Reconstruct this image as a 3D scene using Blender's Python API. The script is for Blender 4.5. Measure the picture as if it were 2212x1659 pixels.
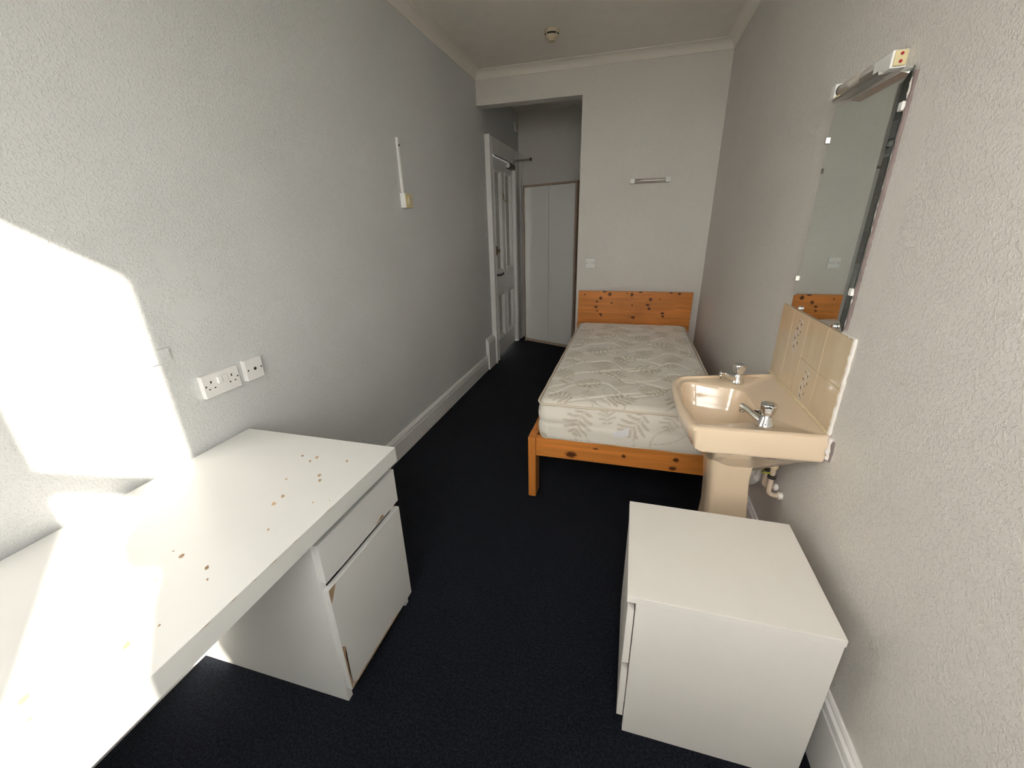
import bpy, bmesh, math, random
import numpy as np
from mathutils import Vector, Matrix

for o in list(bpy.data.objects): bpy.data.objects.remove(o, do_unlink=True)
S = bpy.context.scene
COL = S.collection
PI = math.pi

# ------------------------------------------------------------------ camera
FPX, YAW, PITCH, ROLL = 884.85, 0.2801, -0.3676, -0.0252
cam_d = bpy.data.cameras.new('camera')
cam = bpy.data.objects.new('camera', cam_d); COL.objects.link(cam)
cam_d.sensor_fit = 'HORIZONTAL'; cam_d.sensor_width = 36.0
cam_d.lens = FPX / 2212.0 * 36.0
cam_d.clip_start = 0.02; cam_d.clip_end = 100
fw = Vector((-math.sin(YAW)*math.cos(PITCH), math.cos(YAW)*math.cos(PITCH), math.sin(PITCH)))
rt = Vector((math.cos(YAW), math.sin(YAW), 0)); up = rt.cross(fw)
r2 = math.cos(ROLL)*rt + math.sin(ROLL)*up; u2 = -math.sin(ROLL)*rt + math.cos(ROLL)*up
M3 = Matrix((r2, u2, -fw)).transposed()
cam.matrix_world = Matrix.Translation((1.417, 0, 1.4438)) @ M3.to_4x4()
S.camera = cam

# ------------------------------------------------------------------ world, sun, exposure
wd = bpy.data.worlds.new('sky'); S.world = wd; wd.use_nodes = True
bgn = wd.node_tree.nodes['Background']
bgn.inputs['Color'].default_value = (1.0, 0.975, 0.91, 1); bgn.inputs['Strength'].default_value = 12.0
sun_d = bpy.data.lights.new('sun', 'SUN'); sun_d.energy = 18.0; sun_d.angle = math.radians(1.0)
sun_d.color = (1.0, 0.91, 0.77)
sun = bpy.data.objects.new('sun', sun_d); COL.objects.link(sun)
SD = Vector((-0.529, 0.380, -0.2757)).normalized()
sun.rotation_euler = SD.to_track_quat('-Z', 'Y').to_euler()
sun.location = (4, -3, 4)
vs = S.view_settings
vs.view_transform = 'Standard'; vs.look = 'None'; vs.gamma = 1.0; vs.use_curve_mapping = False
vs.exposure = 0.30

# room numbers (metres)
W, D, H = 2.031, 4.018, 2.687
YB = -0.50; FT = 0.127; YE = 5.46; XA = 1.45
DY0, DY1, DZ = 4.338, 5.182, 2.12       # door opening

# ------------------------------------------------------------------ material helpers
class NT:
    def __init__(s, name):
        s.m = bpy.data.materials.new(name); s.m.use_nodes = True
        s.t = s.m.node_tree; s.n = s.t.nodes; s.b = s.n['Principled BSDF']
    def add(s, typ, **kw):
        n = s.n.new(typ)
        for k, v in kw.items():
            if k == 'ins':
                for a, b in v.items(): s.set(n.inputs[a], b)
            else: setattr(n, k, v)
        return n
    def set(s, sock, v):
        if hasattr(v, 'is_linked') or hasattr(v, 'links'): s.t.links.new(v, sock)
        else: sock.default_value = v
    def p(s, **kw):
        for k, v in kw.items():
            s.set(s.b.inputs[k.replace('_', ' ')], v)
        return s
    def coord(s, scale=(1, 1, 1), loc=(0, 0, 0), src='Object'):
        c = s.add('ShaderNodeTexCoord'); mp = s.add('ShaderNodeMapping')
        s.t.links.new(c.outputs[src], mp.inputs['Vector'])
        mp.inputs['Scale'].default_value = scale; mp.inputs['Location'].default_value = loc
        return mp.outputs[0]
    def noise(s, vec, scale, detail=3, rough=0.5, dist=0.0):
        n = s.add('ShaderNodeTexNoise'); s.set(n.inputs['Vector'], vec)
        n.inputs['Scale'].default_value = scale; n.inputs['Detail'].default_value = detail
        n.inputs['Roughness'].default_value = rough; n.inputs['Distortion'].default_value = dist
        return n.outputs['Fac']
    def ramp(s, fac, stops, interp='LINEAR'):
        r = s.add('ShaderNodeValToRGB'); r.color_ramp.interpolation = interp
        e = r.color_ramp.elements
        while len(e) < len(stops): e.new(0.5)
        for el, (p_, c) in zip(e, stops):
            el.position = p_; el.color = tuple(c) + (1,) if len(c) == 3 else c
        s.set(r.inputs['Fac'], fac); return r.outputs['Color']
    def mix(s, fac, a, b, typ='MIX'):
        n = s.add('ShaderNodeMix', data_type='RGBA', blend_type=typ)
        s.set(n.inputs[0], fac)
        for sock, v in ((n.inputs[6], a), (n.inputs[7], b)):
            s.set(sock, tuple(v) + (1,) if isinstance(v, tuple) and len(v) == 3 else v)
        return n.outputs[2]
    def math(s, op, a, b=0.0, c=None, clamp=False):
        n = s.add('ShaderNodeMath', operation=op); n.use_clamp = clamp
        s.set(n.inputs[0], a); s.set(n.inputs[1], b)
        if c is not None: s.set(n.inputs[2], c)
        return n.outputs[0]
    def bump(s, h, strength, dist):
        n = s.add('ShaderNodeBump'); n.inputs['Strength'].default_value = strength
        n.inputs['Distance'].default_value = dist; s.set(n.inputs['Height'], h)
        s.set(s.b.inputs['Normal'], n.outputs[0]); return n

def plain(name, col, rough=0.5, metal=0.0, spec=0.5, bump=None, var=0.0, coat=0.0):
    k = NT(name)
    if var > 0:
        v = k.coord(); f = k.noise(v, 9.0, 4)
        a = tuple(c*(1-var) for c in col); b = tuple(min(1, c*(1+var)) for c in col)
        k.p(Base_Color=k.ramp(f, [(0.3, a), (0.7, b)]))
    else: k.p(Base_Color=tuple(col)+(1,))
    k.p(Roughness=rough, Metallic=metal, Specular_IOR_Level=spec)
    if coat: k.p(Coat_Weight=coat, Coat_Roughness=0.08)
    if bump:
        v2 = k.coord(); k.bump(k.noise(v2, bump[0], 4, .6), bump[1], bump[2])
    return k.m

def wall_mat(name, col, patches=(), relief=1.0):
    k = NT(name); v = k.coord()
    big = k.noise(v, 1.6, 3); tint = k.noise(v, 40.0, 4)
    c1 = tuple(c*0.97 for c in col); c2 = tuple(min(1, c*1.03) for c in col)
    base = k.ramp(big, [(0.3, c1), (0.7, c2)])
    base = k.mix(0.10, base, k.ramp(tint, [(0.35, tuple(c*.85 for c in col)), (0.65, tuple(min(1, c*1.1) for c in col))]))
    # blown-vinyl stipple: soft dabs of two sizes
    n1 = k.noise(v, 120.0, 3, .55, .3); n2 = k.noise(v, 260.0, 2, .5)
    dabs = k.ramp(n1, [(0.50, (0, 0, 0)), (0.62, (1, 1, 1))])
    h = k.math('ADD', dabs, k.math('MULTIPLY', n2, 0.5))
    fac = None
    for (px, py, pz, rx, ry, rz) in patches:      # filled and sanded spots: stipple missing
        sep = k.add('ShaderNodeVectorMath', operation='SUBTRACT'); k.set(sep.inputs[0], v); sep.inputs[1].default_value = (px, py, pz)
        dv = k.add('ShaderNodeVectorMath', operation='DIVIDE'); k.set(dv.inputs[0], sep.outputs[0]); dv.inputs[1].default_value = (rx, ry, rz)
        ln = k.add('ShaderNodeVectorMath', operation='LENGTH'); k.set(ln.inputs[0], dv.outputs[0])
        ln2 = k.math('ADD', ln.outputs['Value'], k.math('MULTIPLY', k.math('SUBTRACT', k.noise(v, 22.0, 3), .5), 1.0))
        g = k.math('MULTIPLY', k.math('SUBTRACT', ln2, 0.75), 3.0, clamp=True)
        fac = g if fac is None else k.math('MINIMUM', fac, g)
    if fac is not None: h = k.math('MULTIPLY', h, k.math('MULTIPLY_ADD', fac, .85, .15))
    k.p(Base_Color=base, Roughness=0.55, Specular_IOR_Level=0.35)
    k.bump(h, 0.38*relief, 0.0026)
    return k.m

WALLC = (0.60, 0.595, 0.585)
M = {}
M['wall_l'] = wall_mat('left_wall_stipple_light_tint', (0.68, 0.695, 0.70), patches=[  # same paint as the right wall, tinted cooler to counter the warm light
    (0, 1.02, 1.36, 1, .05, .07), (0, 1.12, 1.30, 1, .04, .05), (0, 1.03, 1.20, 1, .07, .05), (0, .93, 1.27, 1, .03, .04),
    (0, 2.44, 2.0, 1, .07, .14), (0, 2.55, 1.50, 1, .05, .06)])
M['wall_r'] = wall_mat('right_wall_stippled_paint', (0.74, 0.715, 0.685), patches=[
    (W, 1.30, 1.45, 1, .05, .35), (W, 1.95, 1.0, 1, .05, .22), (W, 1.90, 1.55, 1, .04, .3)], relief=1.1)
M['wall_f'] = wall_mat('far_wall_paint', (0.74, 0.715, 0.68), relief=.35)
M['ceil'] = plain('ceiling_paint', (0.85, 0.82, 0.76), .7, bump=(60, .15, .002), var=.02)
M['cornice'] = plain('cornice_paint', (0.84, 0.81, 0.75), .6)
M['gloss'] = plain('white_gloss_paint', (0.86, 0.855, 0.85), .32, bump=(35, .08, .002), var=.02)
M['lam'] = plain('white_laminate', (0.70, 0.705, 0.695), .33, var=.012, bump=(400, .03, .0005))
M['lam_w'] = plain('warm_white_laminate', (0.80, 0.775, 0.74), .38, var=.012)
M['lam_ward'] = plain('pale_wardrobe_laminate', (0.84, 0.84, 0.81), .4)
M['chip'] = plain('bare_chipboard', (0.42, 0.29, 0.18), .85, var=.35, bump=(500, .5, .001))
M['chip_light'] = plain('bare_chipboard_pale', (0.55, 0.38, 0.2), .85, var=.3)
M['oak'] = plain('pale_oak_edging', (0.42, 0.32, 0.23), .5, var=.15)
M['white_pl'] = plain('white_plastic', (0.86, 0.86, 0.85), .35)
M['cream_pl'] = plain('cream_plastic', (0.66, 0.58, 0.43), .4)
M['yellow_pl'] = plain('yellowed_plastic', (0.72, 0.62, 0.36), .45, var=.08)
M['black'] = plain('black_hole', (0.01, 0.01, 0.01), .6)
M['dark_metal'] = plain('dark_metal', (0.07, 0.066, 0.06), .38, metal=.5)
M['steel'] = plain('brushed_steel', (0.55, 0.53, 0.5), .3, metal=1.0)
M['brass'] = plain('aged_brass', (0.35, 0.24, 0.12), .4, metal=1.0)
M['chrome'] = plain('chrome', (0.80, 0.80, 0.80), .06, metal=1.0)
M['ceramic'] = plain('champagne_ceramic', (0.80, 0.64, 0.47), .12, coat=.6)
M['sealant'] = plain('yellowed_sealant', (0.80, 0.68, 0.44), .5, bump=(120, .3, .003), var=.08)
M['filler'] = plain('white_filler', (0.82, 0.78, 0.74), .7, bump=(90, .5, .004), var=.08)
M['bare_plaster'] = plain('bare_mauve_plaster', (0.24, 0.19, 0.185), .85, var=.3, bump=(120, .4, .003))
M['pipe'] = plain('painted_copper_pipe', (0.66, 0.53, 0.41), .45, var=.12)
M['waste'] = plain('white_waste_pipe', (0.6, 0.57, 0.53), .45)
M['earth_y'] = plain('green_yellow_earth_wire', (0.55, 0.55, 0.05), .5)
M['red'] = plain('red_plug', (0.35, 0.01, 0.02), .5)
M['mirror'] = plain('silvered_mirror', (0.86, 0.90, 0.88), .015, metal=1.0)
M['mirror_edge'] = plain('mirror_glass_edge', (0.05, 0.07, 0.065), .2)
M['piping'] = plain('mattress_piping', (0.74, 0.66, 0.53), .7)
M['tag'] = plain('white_fabric_tag', (0.82, 0.81, 0.83), .8)
M['cloth'] = plain('dark_cloth', (0.05, 0.055, 0.07), .85, var=.1)
M['frame_w'] = plain('window_frame_paint', (0.8, 0.8, 0.8), .4)

k = NT('clear_yellowed_plastic'); k.p(Base_Color=(0.75, 0.66, 0.55, 1), Roughness=.12, Alpha=.45, Specular_IOR_Level=.8); M['clear'] = k.m
k = NT('clear_lamp_tube'); k.p(Base_Color=(0.8, 0.76, 0.72, 1), Roughness=.1, Alpha=.3, Specular_IOR_Level=.8); M['tube'] = k.m
k = NT('window_glass'); k.p(Base_Color=(1, 1, 1, 1), Roughness=0.02, Alpha=0.05); M['glass'] = k.m

k = NT('navy_black_carpet'); v = k.coord()
f = k.noise(v, 300.0, 2, .7); f2 = k.noise(v, 120.0, 2, .6)
c = k.ramp(f, [(0.42, (0.004, 0.0052, 0.0085)), (0.58, (0.013, 0.0165, 0.026)), (0.70, (0.07, 0.080, 0.10))])
c = k.mix(.5, c, k.ramp(f2, [(0.4, (0.004, 0.005, 0.009)), (0.7, (0.022, 0.027, 0.040))]))
k.p(Base_Color=c, Roughness=.95, Specular_IOR_Level=.1, Sheen_Weight=.02)
k.bump(k.math('ADD', f, k.math('MULTIPLY', f2, .7)), .9, .006); M['carpet'] = k.m

def wood(name, axis, knots=(), base=(0.70, 0.27, 0.06), auto=True):
    """pine; axis = grain direction 0/1/2 ; knots = list of (p, q, rx, ry) in object coords on the plane of grain axis and vertical"""
    k = NT(name)
    sc = [26, 26, 26]; sc[axis] = 1.6
    v = k.coord(scale=tuple(sc)); vo = k.coord()
    d = k.noise(vo, 3.0, 2)
    w = k.noise(v, 1.0, 6, .62, 1.2)
    dark = tuple(c*.66 for c in base); lt = tuple(min(1, c*1.3) for c in base)
    col = k.ramp(w, [(0.32, dark), (0.5, base), (0.66, lt)])
    sc2 = [150, 150, 150]; sc2[axis] = 3
    fine = k.noise(k.coord(scale=tuple(sc2)), 1.0, 3)
    col = k.mix(.22, col, k.ramp(fine, [(0.3, dark), (0.7, lt)]), 'MULTIPLY')
    col = k.mix(.35, col, k.ramp(d, [(0.35, tuple(c*.8 for c in base)), (0.7, lt)]))
    facs = []
    if auto:
        s3 = [7, 7, 7]; s3[axis] = 3.0
        vor = k.add('ShaderNodeTexVoronoi'); k.set(vor.inputs['Vector'], k.coord(scale=tuple(s3))); vor.inputs['Scale'].default_value = 1.0
        dd = k.math('ADD', vor.outputs['Distance'], k.math('MULTIPLY', k.math('SUBTRACT', k.noise(vo, 60, 2), .5), .08))
        facs.append(k.math('MULTIPLY', k.math('SUBTRACT', 0.105, dd), 25.0, clamp=True))
    for (a, b, ra, rb) in knots:
        sub = k.add('ShaderNodeVectorMath', operation='SUBTRACT'); k.set(sub.inputs[0], vo)
        cen = [0, 0, 0]; inv = [0, 0, 0]; cen[axis] = a; cen[2 if axis != 2 else 0] = b
        inv[axis] = 1/ra; inv[2 if axis != 2 else 0] = 1/rb
        sub.inputs[1].default_value = cen
        mu = k.add('ShaderNodeVectorMath', operation='MULTIPLY'); k.set(mu.inputs[0], sub.outputs[0]); mu.inputs[1].default_value = inv
        ln = k.add('ShaderNodeVectorMath', operation='LENGTH'); k.set(ln.inputs[0], mu.outputs[0])
        dd = k.math('ADD', ln.outputs['Value'], k.math('MULTIPLY', k.math('SUBTRACT', k.noise(vo, 70, 2), .5), 1.2))
        facs.append(k.math('MULTIPLY', k.math('SUBTRACT', 1.55, dd), 1.3, clamp=True))
    fac = facs[0] if facs else 0.0
    for f_ in facs[1:]: fac = k.math('MAXIMUM', fac, f_)
    col = k.mix(fac, col, (0.11, 0.030, 0.010))
    k.p(Base_Color=col, Roughness=.38, Specular_IOR_Level=.4)
    k.bump(fine, .12, .002)
    return k.m
M['pine_x'] = wood('pine_grain_across', 0)
M['pine_y'] = wood('pine_grain_along', 1)
M['pine_z'] = wood('pine_grain_upright', 2)

# ------------------------------------------------------------------ object helpers
def link(name, me, mat, parent=None):
    o = bpy.data.objects.new(name, me); COL.objects.link(o)
    if mat is not None and not me.materials: me.materials.append(mat)
    if parent is not None: o.parent = parent
    return o
def mk(name, bm, mat, parent=None, bevel=0.0, seg=2, smooth=False, loc=None):
    bmesh.ops.recalc_face_normals(bm, faces=bm.faces)
    if bevel > 0:
        es = [e for e in bm.edges if len(e.link_faces) == 2 and e.calc_face_angle(0) > 0.5]
        bmesh.ops.bevel(bm, geom=es, offset=bevel, segments=seg, profile=.5, affect='EDGES', clamp_overlap=True)
    me = bpy.data.meshes.new(name); bm.to_mesh(me); bm.free()
    if smooth:
        for p_ in me.polygons: p_.use_smooth = True
        try: me.set_sharp_from_angle(angle=math.radians(42))
        except Exception: pass
    o = link(name, me, mat, parent)
    if loc is not None: o.location = loc
    return o
def tag(o, label=None, cat=None, group=None, kind=None):
    if label: o['label'] = label
    if cat: o['category'] = cat
    if group: o['group'] = group
    if kind: o['kind'] = kind
    return o
def thing(name, label, cat, loc=(0, 0, 0), rz=0.0, group=None):
    o = bpy.data.objects.new(name, None); COL.objects.link(o); o.location = loc; o.rotation_euler = (0, 0, rz)
    o.empty_display_size = .05
    return tag(o, label, cat, group)
def struct(name, bm, mat, label=None, parent=None, bevel=0.0, smooth=False):
    o = mk(name, bm, mat, parent, bevel, smooth=smooth); o['kind'] = 'structure'
    if label: o['label'] = label
    return o
def box(x0, x1, y0, y1, z0, z1, bm=None):
    bm = bm or bmesh.new()
    vs_ = [bm.verts.new((x, y, z)) for z in (z0, z1) for (x, y) in ((x0, y0), (x1, y0), (x1, y1), (x0, y1))]
    for f in ((3, 2, 1, 0), (4, 5, 6, 7), (0, 1, 5, 4), (1, 2, 6, 5), (2, 3, 7, 6), (3, 0, 4, 7)):
        bm.faces.new([vs_[i] for i in f])
    return bm
def loft(rings, bm=None, cap0=True, cap1=True, closed=True):
    bm = bm or bmesh.new(); R_ = [[bm.verts.new(p) for p in r] for r in rings]
    n = len(R_[0])
    for a, b in zip(R_, R_[1:]):
        for i in range(n if closed else n-1):
            j = (i+1) % n
            try: bm.faces.new((a[i], a[j], b[j], b[i]))
            except ValueError: pass
    if cap0: bm.faces.new(R_[0][::-1])
    if cap1: bm.faces.new(R_[-1])
    return bm
def lathe(prof, n=32, cen=(0, 0, 0), bm=None, axis='z', cap=True):
    rings = []
    for r, h in prof:
        ring = []
        for i in range(n):
            a = 2*PI*i/n; c, s_ = max(r, 1e-5)*math.cos(a), max(r, 1e-5)*math.sin(a)
            p = {'z': (c, s_, h), 'y': (s_, h, c), 'x': (h, c, s_)}[axis]
            ring.append((cen[0]+p[0], cen[1]+p[1], cen[2]+p[2]))
        rings.append(ring)
    return loft(rings, bm, cap, cap)
def tube(pts, rad, n=10, bm=None, cap=True):
    pts = [Vector(p) for p in pts]; rings = []; prev = None
    rads = rad if isinstance(rad, (list, tuple)) else [rad]*len(pts)
    for i, p in enumerate(pts):
        t = (pts[min(i+1, len(pts)-1)] - pts[max(i-1, 0)]).normalized()
        if prev is None:
            a = Vector((0, 0, 1)) if abs(t.z) < .9 else Vector((1, 0, 0)); u = t.cross(a).normalized()
        else: u = (prev - t*prev.dot(t)).normalized()
        prev = u; v_ = t.cross(u)
        rings.append([p + rads[i]*(math.cos(2*PI*k_/n)*u + math.sin(2*PI*k_/n)*v_) for k_ in range(n)])
    return loft(rings, bm, cap, cap)
def bend(pts, r=.02, n=6):
    """round the inner corners of a polyline"""
    pts = [Vector(p) for p in pts]; out = [pts[0]]
    for a, b, c in zip(pts, pts[1:], pts[2:]):
        d1 = (a-b).normalized(); d2 = (c-b).normalized(); rr = min(r, (a-b).length*.49, (c-b).length*.49)
        p0, p1 = b+d1*rr, b+d2*rr
        for i in range(n+1):
            t = i/n; out.append((1-t)**2*p0 + 2*t*(1-t)*b + t*t*p1)
    out.append(pts[-1]); return out
def prism(poly, axis, a0, a1, bm=None):
    """extrude a 2D polygon along axis: poly coordinates fill the other two axes in order"""
    def P(u, v_, a): return {'x': (a, u, v_), 'y': (u, a, v_), 'z': (u, v_, a)}[axis]
    return loft([[P(u, v_, a0) for u, v_ in poly], [P(u, v_, a1) for u, v_ in poly]], bm)
def blob(cx, cy, rx, ry, z, rnd, n=9, ang=0.0):
    """irregular flat chip outline"""
    out = []
    for i in range(n):
        a = 2*PI*i/n; q = rnd.uniform(.7, 1.2); x, y = rx*q*math.cos(a), ry*q*math.sin(a)
        out.append((cx + x*math.cos(ang)-y*math.sin(ang), cy + x*math.sin(ang)+y*math.cos(ang), z))
    return out

# ================================================================== STRUCTURE
T = 0.08
struct('floor', box(-.12, W+.1, YB-.06, YE+.1, -.06, 0), M['carpet'], 'near-black navy carpet over the whole floor')
struct('ceiling', box(-.12, W+.1, YB-.06, YE+.1, H, H+.06), M['ceil'], 'flat off-white ceiling')
bm = box(-T, 0, YB-.04, DY0, 0, H); box(-T, 0, DY1, YE+T, 0, H, bm); box(-T, 0, DY0, DY1, DZ, H, bm)
struct('wall_left', bm, M['wall_l'], 'light grey left wall in stippled paint, tinted cooler against warm light, with the door at its far end')
struct('wall_right', box(W, W+T, YB-.04, YE+T, 0, H), M['wall_r'], 'warm light grey right wall in stippled paint')
XO, ZO = 0.928, 2.44
bm = box(XO, W, D, D+FT, 0, H); box(0, XO, D, D+FT, ZO, H, bm)
struct('wall_far', bm, M['wall_f'], 'far wall with a tall opening into the door lobby')
struct('wall_lobby_end', box(0, W, YE, YE+T, 0, H), M['wall_f'], 'shaded end wall of the door lobby')
struct('wall_lobby_side', box(XA, XA+T, D+FT, YE, 0, H), M['wall_f'], 'side wall of the door lobby')
# window wall behind the viewpoint
yo, yi = YB-.04, YB
WX = [0.86, 1.215, 1.448, 1.963]; WZ = [0.86, 1.588, 1.650, 2.347]; WL = [1.05, 1.588, 1.650, 2.45]
bm = box(0, WX[0], yo, yi, 0, H); box(WX[3], W, yo, yi, 0, H, bm); box(WX[1], WX[2], yo, yi, 0, H, bm)
for a, b, wz in ((WX[0], WX[1], WL), (WX[2], WX[3], WZ)): box(a, b, yo, yi, 0, wz[0], bm); box(a, b, yo, yi, wz[3], H, bm)
struct('wall_window', bm, M['wall_f'], 'unseen wall with an inferred and an added sash window')
for i, (a, b, wz) in enumerate(((WX[0], WX[1], WL), (WX[2], WX[3], WZ))):  # first window is added to spread sky light; second follows from the sun patch
    w_ = struct('window_%d' % (i+1), box(a, b, yo, yi, wz[1], wz[2]), M['frame_w'], 'unseen white sash window placed to suit the light')
    for z0, z1 in ((wz[0], wz[1]), (wz[2], wz[3])):
        mk('pane', box(a, b, -.523, -.519, z0, z1), M['glass'], w_)

struct('ground', box(-25, 25, -50, -.9, -3.2, -3.0), plain('added_dark_ground', (.14, .13, .11), .9, var=.1), 'unseen ground outside the window, added for bounce light')  # unseen plane added for outdoor bounce, toned dark to limit light on upper walls
# skirting profiles (offset from wall, height)
def skirt_prof(h, t):
    return [(0, 0), (t, 0), (t, h-.045), (t-.004, h-.040), (t-.004, h-.033), (t, h-.028), (t-.002, h-.016), (t-.010, h-.012), (t-.010, h-.006), (t-.014, h), (0, h)]
struct('baseboard_left', prism(skirt_prof(.162, .0197), 'y', YB, 3.97), M['gloss'], 'white moulded skirting along the left wall')
pr = [(W-a, b) for a, b in skirt_prof(.235, .02)]
struct('baseboard_right', prism(pr, 'y', YB, D), M['gloss'], 'tall white moulded skirting along the right wall')
pf = [(D-a, b) for a, b in skirt_prof(.235, .02)]
struct('baseboard_far', prism(pf, 'x', XO, W-.02), M['gloss'], 'white moulded skirting behind the bed')
pe = [(YE-a, b) for a, b in skirt_prof(.235, .02)]
struct('baseboard_lobby', prism(pe, 'x', 0.03, XA), M['gloss'], 'white skirting at the end of the door lobby')
# tall skirting block beside the door casing
tp = [(0, 0), (.034, 0), (.034, .285), (.029, .292), (.034, .300), (.026, .318), (.016, .323), (.012, .338), (0, .338)]
struct('trim_1', prism(tp, 'y', 3.968, 4.19), M['gloss'], 'tall moulded skirting block beside the door casing', bevel=.0015)
# cornice
cw = .062
def cov(u):  # cove section from ceiling edge to wall edge
    return [(0, 0), (u, 0), (u, -.006), (u-.006, -.008)] + [(u-.006-(u-.012)*math.sin(a), -.008-(u-.014)*(1-math.cos(a))) for a in [PI/2*i/7 for i in range(1, 8)]] + [(.006, -u+.002), (.004, -u), (0, -u)]
cs = cov(cw)
def cornice(name, pts, label):
    # pts: list of (corner position, inward offset direction) swept with mitred ends
    rings = [[(c_[0]+d_[0]*u, c_[1]+d_[1]*u, H+v_) for u, v_ in cs] for c_, d_ in pts]
    return struct(name, loft(rings), M['cornice'], label, smooth=False)
cornice('trim_2', [((0, YB), (1, 0)), ((0, D), (1, -1))], 'plain coved cornice above the left wall')
cornice('trim_3', [((0, D), (1, -1)), ((W, D), (-1, -1))], 'plain coved cornice above the far wall')
cornice('trim_4', [((W, D), (-1, -1)), ((W, YB), (-1, 0))], 'plain coved cornice above the right wall')
# door casing
def casing(w):
    return [(0, 0), (.050, 0), (.050, .018), (.044, .024), (.044, .034), (.038, .040), (.030, w*.55), (.030, w-.03), (.034, w-.026), (.034, w-.012), (.022, w), (0, w)]
bm = prism([(x, DY0+.004-.146+y) for x, y in casing(.146)], 'z', 0, 2.255)
struct('trim_5', bm, M['gloss'], 'white casing on the lock side of the door')
bm = prism([(x, DY1+.21-y) for x, y in casing(.205)], 'z', 0, 2.255)
struct('trim_6', bm, M['gloss'], 'white moulded casing on the hinge side of the door')
bm = prism([(x, z) for x, z in [(0, DZ-.004), (.022, DZ-.004), (.026, DZ+.02), (.030, 2.235), (.036, 2.255), (0, 2.255)]], 'y', DY0, DY1+.008)
struct('trim_7', bm, M['gloss'], 'white casing board over the door')

# ------------------------------------------------------------------ door
k = NT('embossed_door_panel'); v = k.coord()
w1 = k.noise(k.coord(scale=(1, 1, .45)), 34.0, 5, .65, 2.5)
k.p(Base_Color=k.ramp(w1, [(0.42, (0.50, 0.49, 0.47)), (0.60, (0.80, 0.78, 0.74))]), Roughness=.35)
k.bump(w1, .9, .008); M['emboss'] = k.m
door = bpy.data.objects.new('door_1', None); COL.objects.link(door); door['kind'] = 'structure'; door['label'] = 'white four-panel door with embossed panels and a closer'
door.location = (0, DY0, 0)
dw = DY1-DY0
y0d, y1d = .006, dw-.006
PY = [(.118, .372), (.500, .762)]; PZ = [(.205, .720), (.965, 2.005)]
bm = bmesh.new(); fx0, fx1 = -.052, -.008
for a, b in ((y0d, PY[0][0]), (PY[0][1], PY[1][0]), (PY[1][1], y1d)): box(fx0, fx1, a, b, .012, 2.112, bm)
for (a, b) in PY:
    for c_, d_ in ((.012, PZ[0][0]), (PZ[0][1], PZ[1][0]), (PZ[1][1], 2.112)): box(fx0, fx1, a, b, c_, d_, bm)
leaf = mk('leaf_frame', bm, M['gloss'], door)
for (a, b) in PY:
    for (c_, d_) in PZ:
        pn = mk('panel', box(-.040, -.028, a, b, c_, d_), M['emboss'], door)
        bm = bmesh.new()
        mw = .032
        pts = [(a, c_), (b, c_), (b, d_), (a, d_)]; inw = [(1, 1), (-1, 1), (-1, -1), (1, -1)]
        prof = [(0, -.030), (0, -.003), (.006, .002), (.012, -.003), (.020, -.010), (mw, -.026), (mw, -.030)]
        rings = [[(x, p_[0]+i_[0]*u, p_[1]+i_[1]*u) for u, x in prof] for p_, i_ in zip(pts, inw)]
        rings.append(rings[0]); loft(rings, bm, False, False)
        mk('panel_moulding', bm, M['gloss'], pn)
# lever handle on plate
hp = mk('handle', box(-.008, -.002, .052, .086, .845, 1.005), M['dark_metal'], door, bevel=.002)
bm = tube(bend([(-.004, .069, .945), (.048, .069, .945), (.052, .185, .950), (.044, .20, .952)], .014), [.011]*3+[.0095]*20 if False else .010, 10)
mk('lever', bm, M['dark_metal'], hp, smooth=True)
mk('keyhole', box(-.0025, -.001, .066, .072, .872, .892), M['black'], hp)
lk = mk('lock', box(-.008, .022, .018, .085, 1.155, 1.248), M['dark_metal'], door, bevel=.004)
mk('knob', lathe([(.010, .020), (.010, .034), (.017, .036), (.019, .052), (.013, .056)], 16, (0, .058, 1.200), axis='x'), M['brass'], lk, smooth=True)
hk = mk('coat_hook', tube(bend([(-.008, .445, 1.765), (.004, .445, 1.765), (.004, .445, 1.705), (.035, .445, 1.700), (.042, .445, 1.725)], .012), .004, 8), M['brass'], door, smooth=True)
mk('hook_plate', box(-.0085, -.005, .436, .454, 1.72, 1.785), M['brass'], hk, bevel=.001)
cl = mk('door_closer', box(-.008, .045, .60, .80, 2.045, 2.098), M['dark_metal'], door, bevel=.006)
mk('closer_cap', lathe([(.022, -.012), (.024, .0), (.024, .028), (.017, .034)], 20, (.02, .745, 2.098)), M['steel'], cl, smooth=True)
mk('closer_end', lathe([(.0225, .598), (.025, .590), (.019, .575)], 18, (.018, 0, 2.071), axis='y'), M['white_pl'], cl, smooth=True)
ar = mk('closer_arm', box(.012, .030, .10, .73, 2.106, 2.112), M['dark_metal'], cl, bevel=.001)
bm = tube([(.02, .745, 2.128), (.225, .815, 2.150)], .006, 8); tube([(.225, .815, 2.150), (.0, .865, 2.165)], .006, 8, bm)
mk('closer_linkage', bm, M['steel'], cl, smooth=True)
mk('linkage_knuckle', lathe([(.009, 2.135), (.011, 2.140), (.011, 2.162), (.007, 2.168)], 12, (.225, .815, 0)), M['dark_metal'], cl, smooth=True)

al = thing('door_sensor', 'small white sensor box high on the wall above the door', 'sensor', (0, 5.30, 2.47))
mk('sensor_body', box(0, .03, -.035, .04, 0, .085), M['white_pl'], al, bevel=.004)
mk('sensor_cover', box(.03, .034, -.028, .033, .012, .074), M['cream_pl'], al, bevel=.001)

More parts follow.
